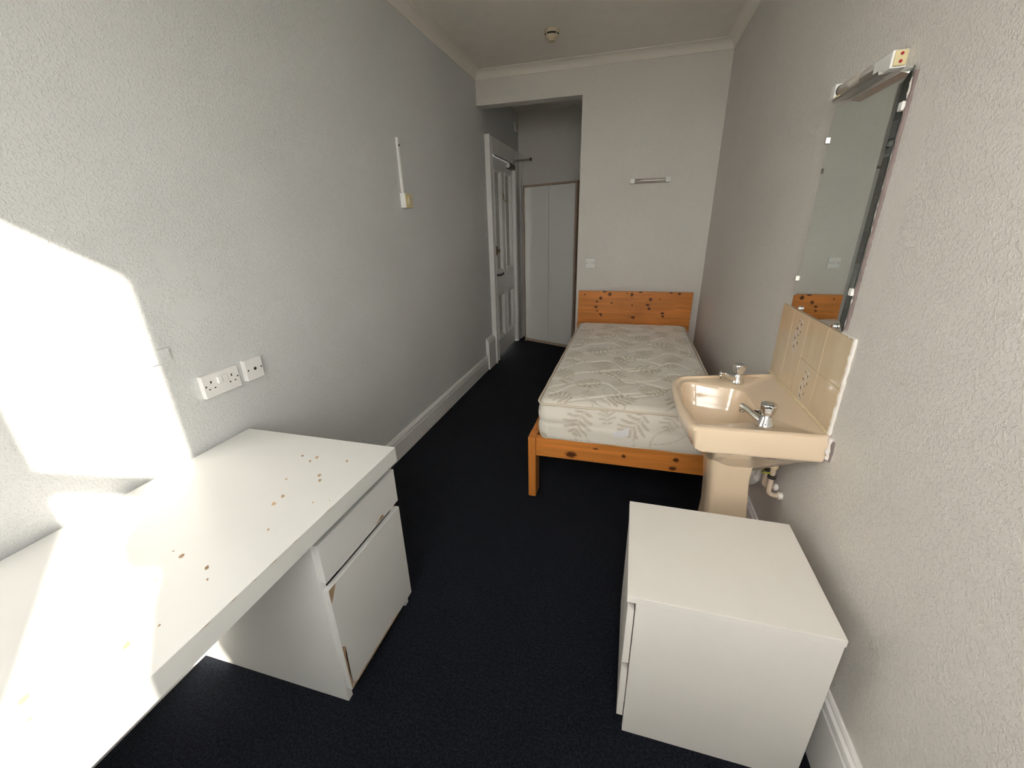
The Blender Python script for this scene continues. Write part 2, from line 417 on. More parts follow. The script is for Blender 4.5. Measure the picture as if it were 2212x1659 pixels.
# ------------------------------------------------------------------ wardrobe (stands askew in the lobby)
wa = .417
wr = thing('wardrobe', 'tall two-door wardrobe, pale fronts with oak edging, askew in the lobby', 'wardrobe', (.7958, 4.910, 0), -wa)
ww, wh, wdp = .7436, 1.889, .235
for xx in (-ww, -.020): mk('side_panel', box(xx, xx+.020, 0, wdp, 0, wh-.020), M['oak'], wr, bevel=.001)
mk('top_panel', box(-ww, 0, 0, wdp, wh-.020, wh), M['oak'], wr, bevel=.001)
mk('bottom_panel', box(-ww+.02, -.02, 0, wdp, .024, .044), M['oak'], wr, bevel=.001)
mk('plinth', box(-ww+.02, -.02, .03, .045, 0, .024), M['oak'], wr)
mk('back_panel', box(-ww+.02, -.02, wdp-.006, wdp-.001, .044, wh-.02), M['lam_ward'], wr)
xm = -.370
for (a, b, s_) in ((-ww+.022, xm-.0032, 1), (xm+.0032, -.022, -1)):
    dr = mk('door', box(a, b, -.004, .014, .047, wh-.024), M['lam_ward'], wr, bevel=.0012)
    if s_ == 1: mk('handle', box(b-.034, b-.001, -.010, -.004, .895, 1.010), M['white_pl'], dr, bevel=.0025)

# ================================================================== BED
bed = thing('single_bed', 'pine single bed with a knotty plank headboard', 'bed', (.95, 1.909, 0))
bw, bl = 1.012, 2.04
kn = [(.22, .80, .012, .012), (.185, .765, .010, .007), (.30, .835, .013, .014), (.495, .835, .011, .014), (.455, .845, .005, .006), (.66, .795, .013, .011),
      (.64, .745, .014, .009), (.655, .712, .011, .011), (.775, .672, .014, .009), (.78, .645, .009, .009), (.18, .715, .013, .010), (.19, .680, .010, .006),
      (.225, .650, .014, .007), (.23, .634, .007, .007), (.52, .627, .016, .011), (.90, .85, .011, .008), (.32, .755, .006, .007), (.505, .74, .006, .006), (.25, .858, .014, .005), (.57, .857, .012, .005), (.83, .856, .01, .005), (.07, .83, .006, .005), (.74, .80, .005, .006)]
M['pine_head'] = wood('pine_headboard', 0, knots=kn, auto=False)
mk('headboard', box(.011, 1.014, 2.021, 2.051, .30, .862), M['pine_head'], bed, bevel=.002)
M['pine_foot'] = wood('pine_foot_rail', 0, knots=[(.235, .300, .024, .016), (.505, .325, .009, .009), (.755, .338, .011, .009), (.745, .288, .015, .010), (.36, .35, .012, .004)], auto=False)
mk('foot_rail', box(.043, .969, .004, .036, .268, .381), M['pine_foot'], bed, bevel=.002)
for x0_ in (0, bw-.042): 
    mk('side_rail', box(x0_+.002, x0_+.040, .096, 2.021, .262, .378), M['pine_y'], bed, bevel=.002)
    mk('leg', box(x0_, x0_+.042, 0, .096, 0, .378), M['pine_z'], bed, bevel=.0025)
    mk('leg', box(x0_+.002, x0_+.042, 2.051, 2.088, 0, .55), M['pine_z'], bed, bevel=.0025)
sl = box(.040, .972, 0, .07, .352, .372)
slm = bpy.data.meshes.new('slat'); sl.to_mesh(slm); sl.free()
for i in range(13):
    o = link('slat', slm, M['pine_x'], bed); o.location = (0, .10+i*.148, 0)

# ------------------------------------------------------------------ mattress, woven leaf print and quilting
def build_mattress():
    X0, X1, Y0, Y1, Z0, Z1 = 0.0, .900, 0.0, 1.895, 0.0, .216
    st = .0048
    nx, ny, nz = int((X1-X0)/st), int((Y1-Y0)/st), 34
    # ---- raster of print (0..1) and quilt height, in a 2D (u = x, v = y) sheet
    PXM = 500.0                                     # pixels per metre
    PW, PH = int(1.5*PXM), int(2.6*PXM)
    prnt = np.zeros((PH, PW), np.float32)
    yy, xx = np.mgrid[0:PH, 0:PW].astype(np.float32); U = xx/PXM - .30; V = yy/PXM - .35
    rnd = random.Random(5)
    def leaf(cx, cy, ang, L, nl, curl):
        R0 = L*1.15
        a0, a1 = int(max(0, (cx-R0+.30)*PXM)), int(min(PW, (cx+R0+.30)*PXM)); b0, b1 = int(max(0, (cy-R0+.35)*PXM)), int(min(PH, (cy+R0+.35)*PXM))
        if a1 <= a0 or b1 <= b0: return
        u = U[b0:b1, a0:a1]-cx; v = V[b0:b1, a0:a1]-cy
        ca, sa = math.cos(ang), math.sin(ang)
        s = u*ca+v*sa; t = -u*sa+v*ca
        t = t - curl*s*s/L
        acc = np.zeros_like(s)
        # fan of lobes either side of a midrib
        for i in range(nl):
            f = i/(nl-1)
            bs = -L*.45 + f*L*.85                   # root position on the midrib
            ll = L*(.50*math.sin(PI*(.18+.75*f)) + .05)
            for sg in (-1, 1):
                la = sg*(1.15-.75*f)
                du, dv = s-bs, t
                q = du*math.cos(la)+dv*math.sin(la); r = -du*math.sin(la)+dv*math.cos(la)
                r = r - sg*.9*q*q/L*.6
                wdt = L*.050*np.clip(1.35-np.abs(q/ll-.6)*1.5, 0, 1)
                acc = np.maximum(acc, ((q > L*.035) & (q < ll) & (np.abs(r) < wdt)).astype(np.float32))
        acc = np.maximum(acc, ((np.abs(t) < L*.014) & (s > -L*.62) & (s < L*.45)).astype(np.float32)*.8)
        prnt[b0:b1, a0:a1] = np.maximum(prnt[b0:b1, a0:a1], acc)
    def vine(pts, w):
        n = 26*len(pts)
        for i in range(len(pts)-1):
            p0 = pts[max(i-1, 0)]; p1 = pts[i]; p2 = pts[i+1]; p3 = pts[min(i+2, len(pts)-1)]
            for j in range(40):
                t = j/40
                cx, cy = [0.5*((2*p1[q])+(-p0[q]+p2[q])*t+(2*p0[q]-5*p1[q]+4*p2[q]-p3[q])*t*t+(-p0[q]+3*p1[q]-3*p2[q]+p3[q])*t**3) for q in (0, 1)]
                ix, iy = int((cx+.30)*PXM), int((cy+.35)*PXM); r = max(1, int(w*PXM))
                if 2*r < ix < PW-2*r and 2*r < iy < PH-2*r:
                    sub = prnt[iy-r:iy+r+1, ix-r:ix+r+1]; gy, gx = np.mgrid[-r:r+1, -r:r+1]
                    sub[gx*gx+gy*gy <= r*r+.5] = np.maximum(sub[gx*gx+gy*gy <= r*r+.5], .75)
    row = 0; y = -.30
    while y < 2.2:
        x = -.22 + (row % 2)*.16
        while x < 1.2:
            leaf(x+rnd.uniform(-.03, .03), y+rnd.uniform(-.03, .03), rnd.uniform(0, 2*PI), rnd.uniform(.12, .16), 6, rnd.uniform(-.5, .5))
            if rnd.random() < .7: leaf(x+.15+rnd.uniform(-.02, .02), y+.06, rnd.uniform(0, 2*PI), rnd.uniform(.075, .10), 5, rnd.uniform(-.6, .6))
            a = rnd.uniform(0, 2*PI)
            vine([(x+.03*math.cos(a), y+.03*math.sin(a)), (x+.10*math.cos(a+.5), y+.10*math.sin(a+.5)), (x+.17*math.cos(a+.2), y+.17*math.sin(a+.2)), (x+.24*math.cos(a-.3), y+.22*math.sin(a-.3)), (x+.26*math.cos(a-.7), y+.26*math.sin(a-.7))], .0028)
            x += .31
        y += .185; row += 1
    k3 = np.array([.25, .5, .25], np.float32)
    for ax in (0, 1):
        prnt = np.apply_along_axis(lambda m_: np.convolve(m_, k3, 'same'), ax, prnt)
    def samp(u, v):
        return prnt[np.clip(((v+.35)*PXM).astype(int), 0, PH-1), np.clip(((u+.30)*PXM).astype(int), 0, PW-1)]
    def quilt(u, v):
        # wandering onion-shaped quilting: distance to wavy stitched lines
        ph = v/.30
        a = .5+.5*np.sin(2*PI*(u/.46) + 2.2*np.sin(ph*1.6)+.5)
        l1 = np.abs(np.sin(PI*(v/.215 + .42*np.sin(2*PI*u/.45+1.0)+.10*np.sin(2*PI*u/.19))))
        l2 = np.abs(np.sin(PI*(u/.52 + .33*np.sin(2*PI*v/.43+.7)+.12)))
        return np.minimum(np.minimum(l1*1.1, l2*1.5), 1.0), a
    # ---- rounded-box sheet: parameter loop around perimeter for sides, grid for the top
    cr = .055                                        # plan corner radius
    def plan(n_side):
        pts = []
        L = [(X0+cr, Y0, X1-cr, Y0), None, (X1, Y0+cr, X1, Y1-cr), None, (X1-cr, Y1, X0+cr, Y1), None, (X0, Y1-cr, X0, Y0+cr), None]
        cen = [None, (X1-cr, Y0+cr, -PI/2), None, (X1-cr, Y1-cr, 0), None, (X0+cr, Y1-cr, PI/2), None, (X0+cr, Y0+cr, PI)]
        for l, c_ in zip(L, cen):
            if l:
                d_ = math.hypot(l[2]-l[0], l[3]-l[1]); n = max(2, int(d_/.008))
                for i in range(n): t = i/n; pts.append((l[0]+(l[2]-l[0])*t, l[1]+(l[3]-l[1])*t))
            else:
                for i in range(10): a = c_[2]+PI/2*i/10; pts.append((c_[0]+cr*math.cos(a), c_[1]+cr*math.sin(a)))
        return np.array(pts)
    per = plan(0); n = len(per)
    cxy = np.array([(X0+X1)/2, (Y0+Y1)/2])
    seg = np.linalg.norm(np.roll(per, -1, 0)-per, axis=1); arc = np.concatenate([[0], np.cumsum(seg)[:-1]])
    nrm = np.roll(per, -1, 0)-np.roll(per, 1, 0); nrm = np.stack([nrm[:, 1], -nrm[:, 0]], 1); nrm /= np.linalg.norm(nrm, axis=1)[:, None]
    rnd2 = np.random.RandomState(3)
    verts = []; cols = []; faces = []
    # side wall rings from bottom to top edge
    nzr = 30; rings = []
    for j in range(nzr+1):
        f = j/nzr; z = Z0+f*(Z1-.010)
        bul = .010*math.sin(PI*f)**.7
        wr_ = .0022*np.sin(arc*31+3*np.sin(arc*5))*math.sin(PI*f) + .0016*np.sin(arc*9+z*60)
        # a slack band running round the border
        slack = -.006*math.exp(-((f-.50)/.07)**2)*(.6+.4*np.sin(arc*7+1))
        pts = per + nrm*(bul+wr_+slack)[:, None] - nrm*.008
        if f < .1: pts = pts - nrm*(.012*(1-f/.1)**2)
        ring = list(range(len(verts), len(verts)+n)); rings.append(ring)
        pv = samp((arc*.999) % 1.15-.2, np.full(n, .15+z*1.0) + np.floor(arc/1.15)*.35)
        for p_, c_ in zip(pts, pv): verts.append((p_[0], p_[1], z)); cols.append(c_)
    for a, b in zip(rings, rings[1:]):
        for i in range(n): j = (i+1) % n; faces.append((a[i], a[j], b[j], b[i]))
    nside = len(faces)
    faces.append(tuple(rings[0][::-1]))
    # top grid clipped to the rounded plan by moving points to a rounded plan
    gx, gy = np.meshgrid(np.linspace(X0, X1, nx+1), np.linspace(Y0, Y1, ny+1))
    ux = gx.copy(); uy = gy.copy()
    # squash corners onto the arc
    for sx, sy in ((0, 0), (1, 0), (0, 1), (1, 1)):
        ccx, ccy = (X0+cr if sx == 0 else X1-cr), (Y0+cr if sy == 0 else Y1-cr)
        m_ = ((gx < ccx) if sx == 0 else (gx > ccx)) & ((gy < ccy) if sy == 0 else (gy > ccy))
        dx, dy = gx-ccx, gy-ccy; mx = np.maximum(np.abs(dx), np.abs(dy)); ln = np.hypot(dx, dy)+1e-9
        sc = np.where(m_, mx/ln, 1.0); ux = np.where(m_, ccx+dx*sc, ux); uy = np.where(m_, ccy+dy*sc, uy)
    edge = np.minimum(np.minimum(gx-X0, X1-gx), np.minimum(gy-Y0, Y1-gy))
    q, qa = quilt(ux, uy)
    puff = 1-(1-np.clip(q/.32, 0, 1))**2.2
    dome = np.clip(edge/.10, 0, 1)
    zz = Z1-.010 + .010*np.clip(edge/.02, 0, 1)**.5*0.6 + dome*.006 + puff*.009*np.clip(edge/.035, 0, 1)
    zz += .003*np.sin(uy*5.1+1)*np.sin(ux*4.3) * dome
    shr = np.clip(edge/.01, 0, 1)
    pr_ = samp(ux, uy)
    stitch = np.clip(1-q/.045, 0, 1)*np.clip(edge/.03, 0, 1)
    base = len(verts)
    inset = 1-.008*2/.9
    ux = cxy[0]+(ux-cxy[0])*inset; uy = cxy[1]+(uy-cxy[1])*(1-.008*2/1.895)
    for a in zip(ux.ravel(), uy.ravel(), zz.ravel()): verts.append(tuple(map(float, a)))
    cols.extend(np.maximum(pr_, stitch*.45).ravel().tolist())
    for j in range(ny):
        r0 = base+j*(nx+1)
        for i in range(nx): faces.append((r0+i, r0+i+1, r0+nx+2+i, r0+nx+1+i))
    me = bpy.data.meshes.new('mattress'); me.from_pydata(verts, [], faces)
    at = me.attributes.new('print', 'FLOAT', 'POINT'); at.data.foreach_set('value', np.array(cols, np.float32))
    for p_ in me.polygons: p_.use_smooth = True
    me.update()
    return me, per, nrm
k = NT('woven_leaf_damask')
a = k.add('ShaderNodeAttribute', attribute_name='print')
wv = k.noise(k.coord(), 300.0, 2)
cc = k.mix(k.math('MULTIPLY', a.outputs['Fac'], .85), (0.88, 0.83, 0.75), (0.58, 0.51, 0.40))
cc = k.mix(.06, cc, k.ramp(wv, [(0.3, (.4, .38, .33)), (0.7, (.9, .87, .8))]))
k.p(Base_Color=cc, Roughness=k.math('MULTIPLY_ADD', a.outputs['Fac'], .15, .42), Specular_IOR_Level=.35, Sheen_Weight=.15)
k.bump(wv, .08, .001); M['damask'] = k.m
mat_t = thing('mattress', 'cream damask mattress with woven leaf pattern on the pine bed', 'mattress', (1.0045, 1.893, .382))
mme, per, pnr = build_mattress()
link('mattress_body', mme, M['damask'], mat_t)
for zz, off in ((.206, .0), (.010, -.012)):
    pts = [Vector((p_[0]+n_[0]*off, p_[1]+n_[1]*off, zz + .0015*math.sin(i*.21))) for i, (p_, n_) in enumerate(zip(per, pnr))]
    bm = bmesh.new(); rings = []
    for p_, n_ in zip(pts, pnr):
        N = Vector((n_[0], n_[1], 0)); rings.append([p_+.006*(math.cos(a_)*N+math.sin(a_)*Vector((0, 0, 1))) for a_ in [2*PI*q/8 for q in range(8)]])
    rings.append(rings[0]); loft(rings, bm, False, False)
    bmesh.ops.remove_doubles(bm, verts=bm.verts, dist=1e-6)
    mk('piping', bm, M['piping'], mat_t, smooth=True)
bm = bmesh.new()
g = []
for j in range(3):
    g.append([bm.verts.new((.392+.072*i/5+(.002 if j == 0 else 0), -.008-.006*math.sin(i/5*PI)*(j/2)-.004*(1-j/2), .112-.046*(1-j/2)+.014*(i/5)**1.5 - (.02 if j == 2 else 0)*(1-i/5))) for i in range(6)])
for r0, r1 in zip(g, g[1:]):
    for i in range(5): bm.faces.new((r0[i], r0[i+1], r1[i+1], r1[i]))
o = mk('care_label', bm, M['tag'], mat_t); o['label'] = 'small white care label'
sm = o.modifiers.new('thick', 'SOLIDIFY'); sm.thickness = .0012

# ================================================================== DESK
rnd = random.Random(11)
desk = thing('desk', 'white laminate desk with a worn cupboard pedestal against the left wall', 'desk', (.0196, -.29, 0))
dl = 1.106+.29; dd_ = .6455; dz = .7272; dt = .0561
mk('desktop', box(0, dd_, 0, dl, dz-dt, dz), M['lam'], desk, bevel=.0012)
py0 = .697+.29
mk('side_panel', box(.0, .612, py0, py0+.022, 0, dz-dt), M['lam'], desk, bevel=.001)
mk('side_panel', box(.0, .612, dl-.022-.014, dl-.014, 0, dz-dt), M['lam'], desk, bevel=.001)
for x_ in (.004, .585): mk('leg', box(x_, x_+.055, .006, .061, 0, dz-dt), M['lam'], desk, bevel=.001)  # unseen end legs, kept slim so light passes under the desk
mk('back_panel', box(.022, .036, py0+.022, dl-.036, .05, dz-dt), M['lam'], desk)
mk('modesty_panel', box(.008, .024, .062, py0, .36, dz-dt), M['lam'], desk)
mk('pedestal_base', box(.03, .59, py0+.022, dl-.036, .05, .068), M['lam'], desk)
mk('pedestal_rail', box(.57, .606, py0+.022, dl-.036, .486, .504), M['lam'], desk)
# fronts, sloping top edges; plane x = .64 from the wall
fx = .612; ft = .018; fy0, fy1 = .704+.29, 1.098+.29
def front(z0, z1):
    return prism([(fx, z0), (fx+ft, z0), (fx+ft, z1), (fx, z1-.001)], 'y', fy0, fy1)
drw = mk('drawer_front', front(.505, .640), M['lam'], desk, bevel=.001)
mk('drawer_box', box(.10, fx-.002, fy0+.03, fy1-.03, .53, .62), M['lam'], drw)
cup = mk('cupboard_door', front(.052, .478), M['lam'], desk, bevel=.001)
# torn laminate edges
def torn(pairs, name, parent, mat, axis):
    bm = bmesh.new()
    for poly in pairs:
        vs_ = [bm.verts.new(p_) for p_ in poly]; bm.faces.new(vs_)
    bmesh.ops.triangulate(bm, faces=bm.faces)
    return mk(name, bm, mat, parent)
FX = fx+ft+.0006
def ragged(y0_, y1_, z_, h, n, up_=True):
    a = [(FX, y0_+(y1_-y0_)*i/n, z_) for i in range(n+1)]
    b = [(FX, y0_+(y1_-y0_)*i/n, z_+(1 if up_ else -1)*h*(rnd.uniform(.35, 1) if 0 < i < n else .12)) for i in range(n, -1, -1)]
    return a+b
def raggedv(z0_, z1_, y_, h, n):
    a = [(FX, y_, z0_+(z1_-z0_)*i/n) for i in range(n+1)]
    b = [(FX, y_+h*(rnd.uniform(.3, 1) if 0 < i < n else .1), z0_+(z1_-z0_)*i/n) for i in range(n, -1, -1)]
    return a+b
torn([ragged(fy0+.0, fy0+.30, .0530, .013, 18), raggedv(.06, .25, fy0+.0006, .013, 14)], 'torn_edge', cup, M['chip'], 0)
torn([[(FX, fy0+.001, .477), (FX, fy0+.032, .477), (FX, fy0+.026, .470), (FX, fy0+.018, .452), (FX, fy0+.010, .438), (FX, fy0+.001, .428)]], 'torn_corner', cup, M['chip'], 0)
torn([[(FX, fy0+.245, .5055), (FX, fy0+.30, .5055), (FX, fy0+.296, .517), (FX, fy0+.283, .521), (FX, fy0+.268, .515), (FX, fy0+.252, .512)]], 'torn_edge', drw, M['chip'], 0)
bm = bmesh.new()
pk = ragged(fy0+.05, fy0+.37, .5052, .0045, 22)
f_ = bm.faces.new([bm.verts.new((p_[0]+.0002, p_[1], p_[2])) for p_ in pk]); bmesh.ops.triangulate(bm, faces=bm.faces)
mk('peeled_edge', bm, M['filler'], drw)
# chips knocked out of the desktop
sp = [(.383, .979, 6), (.433, .956, 7), (.439, .982, 8), (.556, .985, 7), (.523, .892, 8), (.544, .869, 7), (.436, .849, 5), (.493, .774, 8), (.496, .738, 8.5), (.600, .771, 3.5),
      (.566, .648, 4), (.435, .522, 7.5), (.529, .509, 7), (.399, .529, 3), (.563, .482, 3.5), (.576, .370, 3.5), (.56, .323, 8), (.496, .210, 9), (.546, .192, 4), (.449, .454, 2.5), (.64, .79, 2.5)]
for i, (a, b, r) in enumerate(sp):
    bm = bmesh.new()
    r *= .00066
    f_ = bm.faces.new([bm.verts.new(p_) for p_ in blob(a-.0196, b+.29, r*1.7, r, dz+.0004, rnd, 12, 2.2)])
    o = mk('chip_mark', bm, M['chip' if i < 16 else 'chip_light'], desk)
# nicks along the front edge
for y_ in (.74, .62, .55, .50, .44, .38):
    bm = bmesh.new(); L_ = rnd.uniform(.01, .03)
    vs_ = [bm.verts.new((dd_+.0005, y_+.29, dz-.0015)), bm.verts.new((dd_+.0005, y_+.29+L_, dz-.0012)), bm.verts.new((dd_+.0005, y_+.29+L_*.6, dz-.0035))]; bm.faces.new(vs_)
    mk('edge_nick', bm, M['chip'], desk)

# ================================================================== CHEST OF DRAWERS
ch = thing('bedside_drawers', 'small white two-drawer chest standing beside the right wall', 'drawers', (1.4723, .8379, 0), -.0054)
cwid, clen, chh = .487, .4055, .5434
mk('top', box(0, cwid, 0, clen, chh-.0205, chh), M['lam_w'], ch, bevel=.0012)
for y_ in (.0012, clen-.0185): mk('side_panel', box(.0235, cwid-.002, y_, y_+.0173, 0, chh-.0215), M['lam_w'], ch, bevel=.001)
mk('back_panel', box(cwid-.008, cwid-.003, .019, clen-.019, .01, chh-.0215), M['lam_w'], ch)
mk('bottom_panel', box(.03, cwid-.01, .019, clen-.019, .04, .056), M['lam_w'], ch)
mk('plinth', box(.06, .075, .019, clen-.019, 0, .04), M['lam_w'], ch)
mk('divider', box(.045, cwid-.01, .019, clen-.019, .275, .288), M['lam_w'], ch)
for z0, z1 in ((.069, .268), (.296, .497)):
    # front with a slanted finger grip along its top edge
    bm = prism([(.003, z0), (.021, z0), (.021, z1-.001), (.003, z1+.019 if z1 < .4 else z1+.018)], 'y', .0014, clen-.0014)
    df = mk('drawer_front', bm, M['lam_w'], ch, bevel=.0008)
    mk('drawer_box', box(.022, cwid-.03, .03, clen-.03, z0+.02, z1-.03), M['lam_w'], df)

# ================================================================== WASH BASIN
def roundpoly(pts, rads, n=8):
    out = []; N = len(pts)
    for i in range(N):
        a, b, c_ = Vector(pts[i-1]), Vector(pts[i]), Vector(pts[(i+1) % N]); r = rads[i]
        d1 = (a-b); d2 = (c_-b); rr = min(r, d1.length*.45, d2.length*.45); p0, p1 = b+d1.normalized()*rr, b+d2.normalized()*rr
        for j in range(n+1): t = j/n; out.append((1-t)**2*p0+2*t*(1-t)*b+t*t*p1)
    return out
def radial(poly, cen, angs):
    res = []
    for a in angs:
        d = Vector((math.cos(a), math.sin(a))); best = None
        for i in range(len(poly)):
            p0, p1 = poly[i]-cen, poly[(i+1) % len(poly)]-cen; e = p1-p0
            den = d.x*e.y-d.y*e.x
            if abs(den) < 1e-12: continue
            t = (p0.x*e.y-p0.y*e.x)/den; s_ = (p0.x*d.y-p0.y*d.x)/den
            if t > 0 and -1e-9 <= s_ <= 1+1e-9 and (best is None or t > best): best = t
        res.append(cen+d*best)
    return res
basin = thing('wash_basin', 'cream ceramic pedestal wash basin fixed to the right wall', 'basin', (W, 1.565, 0))
cen = Vector((-.27, -.02)); NA = 160
angs = [2*PI*i/NA for i in range(NA)]
XB = -.003; YN, YF = -.283, .300
def outer(ins=0.0, front=0.0):
    return roundpoly([(XB, YN+ins), (-.392+ins+front, YN-.016+ins), (-.418+ins+front, -.16), (-.424+ins+front, .0), (-.420+ins+front, .10), (-.390+ins+front, .196+.0-ins), (XB, YF-ins)],
                     [.004, .014, .05, .05, .05, .024, .004])
def R3(poly, z): return [(p_.x, p_.y, z(p_) if callable(z) else z) for p_ in radial(poly, cen, angs)]
ZR = .838
bowl = roundpoly([(-.150, -.170), (-.365, -.262), (-.392, -.12), (-.394, .03), (-.368, .158), (-.150, .105)], [.045, .05, .06, .06, .05, .045])
def scaled(poly, s_, c_): return [c_+(p_-c_)*s_ for p_ in poly]
shelf = roundpoly([(-.018, YN+.030), (-.120, YN+.024), (-.372, YN+.012), (-.400, -.15), (-.404, .0), (-.396, .10), (-.374, .172), (-.12, .262), (-.018, YF-.035)], [.02, .02, .03, .05, .05, .05, .03, .02, .02])
bc = Vector((-.265, -.035))
rings = []
under = roundpoly([(-.10, -.13), (-.24, -.13), (-.30, -.08), (-.30, .05), (-.24, .10), (-.10, .10)], [.03]*6)
mid = outer(.045, .055)
rings.append(R3(under, .615)); rings.append(R3([u_*.35+m_*.65 for u_, m_ in zip(radial(under, cen, angs), radial(mid, cen, angs))], .690))
rings.append(R3(outer(.012, .038), .746)); rings.append(R3(outer(.004, .028), .751)); rings.append(R3(outer(.0015, .022), .758))
rings.append(R3(outer(0, 0), ZR-.012)); rings.append(R3(outer(.0015, 0), ZR-.004)); rings.append(R3(outer(.007, 0), ZR))
rings.append(R3(outer(.017, 0), ZR+.0005))
rings.append(R3([a_*.85+b_*.15 for a_, b_ in zip(radial(outer(.017, 0), cen, angs), radial(shelf, cen, angs))], ZR))
rings.append(R3(shelf, ZR-.008)); 
bl_ = [a_*.90+b_*.10 for a_, b_ in zip(radial(bowl, cen, angs), radial(shelf, cen, angs))]
rings.append([(p_.x, p_.y, ZR-.011) for p_ in bl_])
bt = radial(bowl, cen, angs)
rings.append([(p_.x, p_.y, ZR-.016) for p_ in bt])
for s_, z in ((.965, .030), (.93, .055), (.88, .085), (.80, .112), (.66, .132), (.45, .143), (.22, .148), (.08, .150)):
    rings.append([(bc.x+(p_.x-bc.x)*s_, bc.y+(p_.y-bc.y)*s_, ZR-z) for p_ in bt])
mk('bowl', loft(rings), M['ceramic'], basin, smooth=True)
mk('waste_fitting', lathe([(.024, 0), (.026, .003), (.018, .004), (.014, .001)], 20, (bc.x, bc.y, ZR-.150)), M['chrome'], basin, smooth=True)
# pedestal
def pedring(z, f, b, hw):
    return [(x, y, z) for x, y in [(p_.x, p_.y) for p_ in roundpoly([(b, -hw-.01), (f+.012, -hw), (f, -hw*.55), (f, hw*.55), (f+.012, hw), (b, hw+.01)], [.006, .03, .03, .03, .03, .006], 5)]]
rings = [pedring(0, -.300, -.085, .125), pedring(.03, -.296, -.085, .120), pedring(.10, -.268, -.098, .100), pedring(.36, -.258, -.118, .090), pedring(.48, -.266, -.132, .092), pedring(.56, -.276, -.142, .100), pedring(.628, -.284, -.142, .108), pedring(.66, -.286, -.142, .110)]
mk('pedestal', loft([[ (x, y-.02, z) for x, y, z in r_] for r_ in rings]), M['ceramic'], basin, smooth=True)

# taps
def tap(y, ang, label):
    t = thing('basin_tap', label, 'tap', (W-.166, y, ZR-.006), ang, 'taps on the wash basin')
    mk('tap_base', lathe([(.027, 0), (.027, .005), (.024, .012), (.021, .022), (.018, .030), (.0165, .036)], 28), M['chrome'], t, smooth=True)
    rings = []
    for s_, z, hw, hh in ((.0, .014, .018, .013), (.018, .018, .0155, .012), (.036, .026, .0125, .0105), (.056, .036, .011, .0095), (.072, .043, .0105, .0095), (.080, .045, .0095, .009), (.083, .044, .006, .006)):
        rings.append([(s_, hw*math.cos(a), z+hh*math.sin(a)) for a in [2*PI*i/16 for i in range(16)]])
    sp_ = mk('spout', loft(rings), M['chrome'], t, smooth=True)
    mk('spout_nozzle', lathe([(.0085, .024), (.009, .038), (.008, .041)], 16, (.075, 0, 0)), M['chrome'], sp_, smooth=True)
    # faceted knob, wider at the top
    rings = []
    for r, z, fac in ((.013, .036, 0), (.0165, .039, .06), (.0215, .052, .13), (.0245, .066, .11), (.025, .073, .04), (.023, .0765, 0), (.018, .078, 0)):
        rings.append([(r*(1-fac*abs(math.sin(a*4)))*math.cos(a), r*(1-fac*abs(math.sin(a*4)))*math.sin(a), z) for a in [2*PI*i/48 for i in range(48)]])
    kb = mk('knob', loft(rings), M['chrome'], t, smooth=True)
    mk('knob_cap', lathe([(.014, .0778), (.013, .0793), (.009, .080)], 20), M['steel'], kb, smooth=True)
    return t
tap(1.338, PI*.80, 'chrome pillar tap on the basin corner by the drawers')
tap(1.735, -PI*.86, 'chrome pillar tap on the basin corner by the bed')
bp_ = thing('basin_plug', 'black rubber plug on a chain beside the tap by the drawers', 'plug', (1.868, 1.425, ZR-.010))
mk('plug', lathe([(.013, 0), (.015, .002), (.018, .010), (.018, .012), (.006, .013)], 24), M['black'], bp_, smooth=True)
mk('plug_ring', tube([(.006*math.cos(a), 0, .016+.005*math.sin(a)) for a in [2*PI*i/12 for i in range(13)]], .001, 6), M['chrome'], bp_, smooth=True)
mk('chain', tube([(0, 0, .017), (.004, -.015, .006), (.002, -.035, .0045), (-.004, -.052, .0055), (-.003, -.060, .010)], .0014, 6), M['chrome'], bp_, smooth=True)
# pipework below
pw = thing('waste_trap', 'white plastic waste trap behind the basin pedestal', 'pipe', (W, 1.565, 0))
mk('trap_bend', tube(bend([(-.108, .0, .560), (-.108, .01, .475), (-.070, .04, .470), (-.062, .045, .545), (-.040, .052, .548), (-.001, .06, .545)], .03, 8), .018, 14), M['waste'], pw, smooth=True)
mk('trap_collar', lathe([(.018, -.020), (.025, -.018), (.025, -.003), (.018, -.001)], 20, (0, .058, .546), axis='x'), M['waste'], pw, smooth=True)
mk('trap_collar', lathe([(.018, .520), (.026, .522), (.026, .546), (.018, .548)], 20, (-.108, .004, 0)), M['waste'], pw, smooth=True)
for i, (dy, lab) in enumerate(((-.055, 'painted supply pipe under the basin, the one by the drawers'), (.0, 'painted supply pipe under the basin, the one by the trap'))):
    s_ = thing('supply_pipe', lab, 'pipe', (W, 1.565+dy, 0), 0, 'supply pipes under the basin')
    mk('pipe', tube(bend([(-.048, 0, .628), (-.048, 0, .470), (-.0005, 0, .470)], .028, 8), .0095, 12), M['pipe'], s_, smooth=True)
    mk('wall_collar', lathe([(.0095, -.016), (.014, -.015), (.015, -.001), (.012, 0)], 16, (0, 0, .470), axis='x'), M['filler'], s_, smooth=True)
    mk('pipe_joint', lathe([(.0095, .585), (.0135, .587), (.0135, .625), (.0095, .627)], 14, (-.048, 0, 0)), M['sealant'], s_, smooth=True)
    mk('earth_clamp', lathe([(.011, .542), (.0145, .543), (.0145, .556), (.011, .557)], 14, (-.048, 0, 0)), M['dark_metal'], s_, smooth=True)
ew = mk('earth_wire', tube([(W-.060, 1.495, .570), (W-.072, 1.505, .566), (W-.075, 1.525, .552), (W-.070, 1.548, .545), (W-.062, 1.560, .548)], .003, 8), M['earth_y'], None, smooth=True)
tag(ew, 'thin green and yellow earth wire looped between the supply pipes', 'wire')

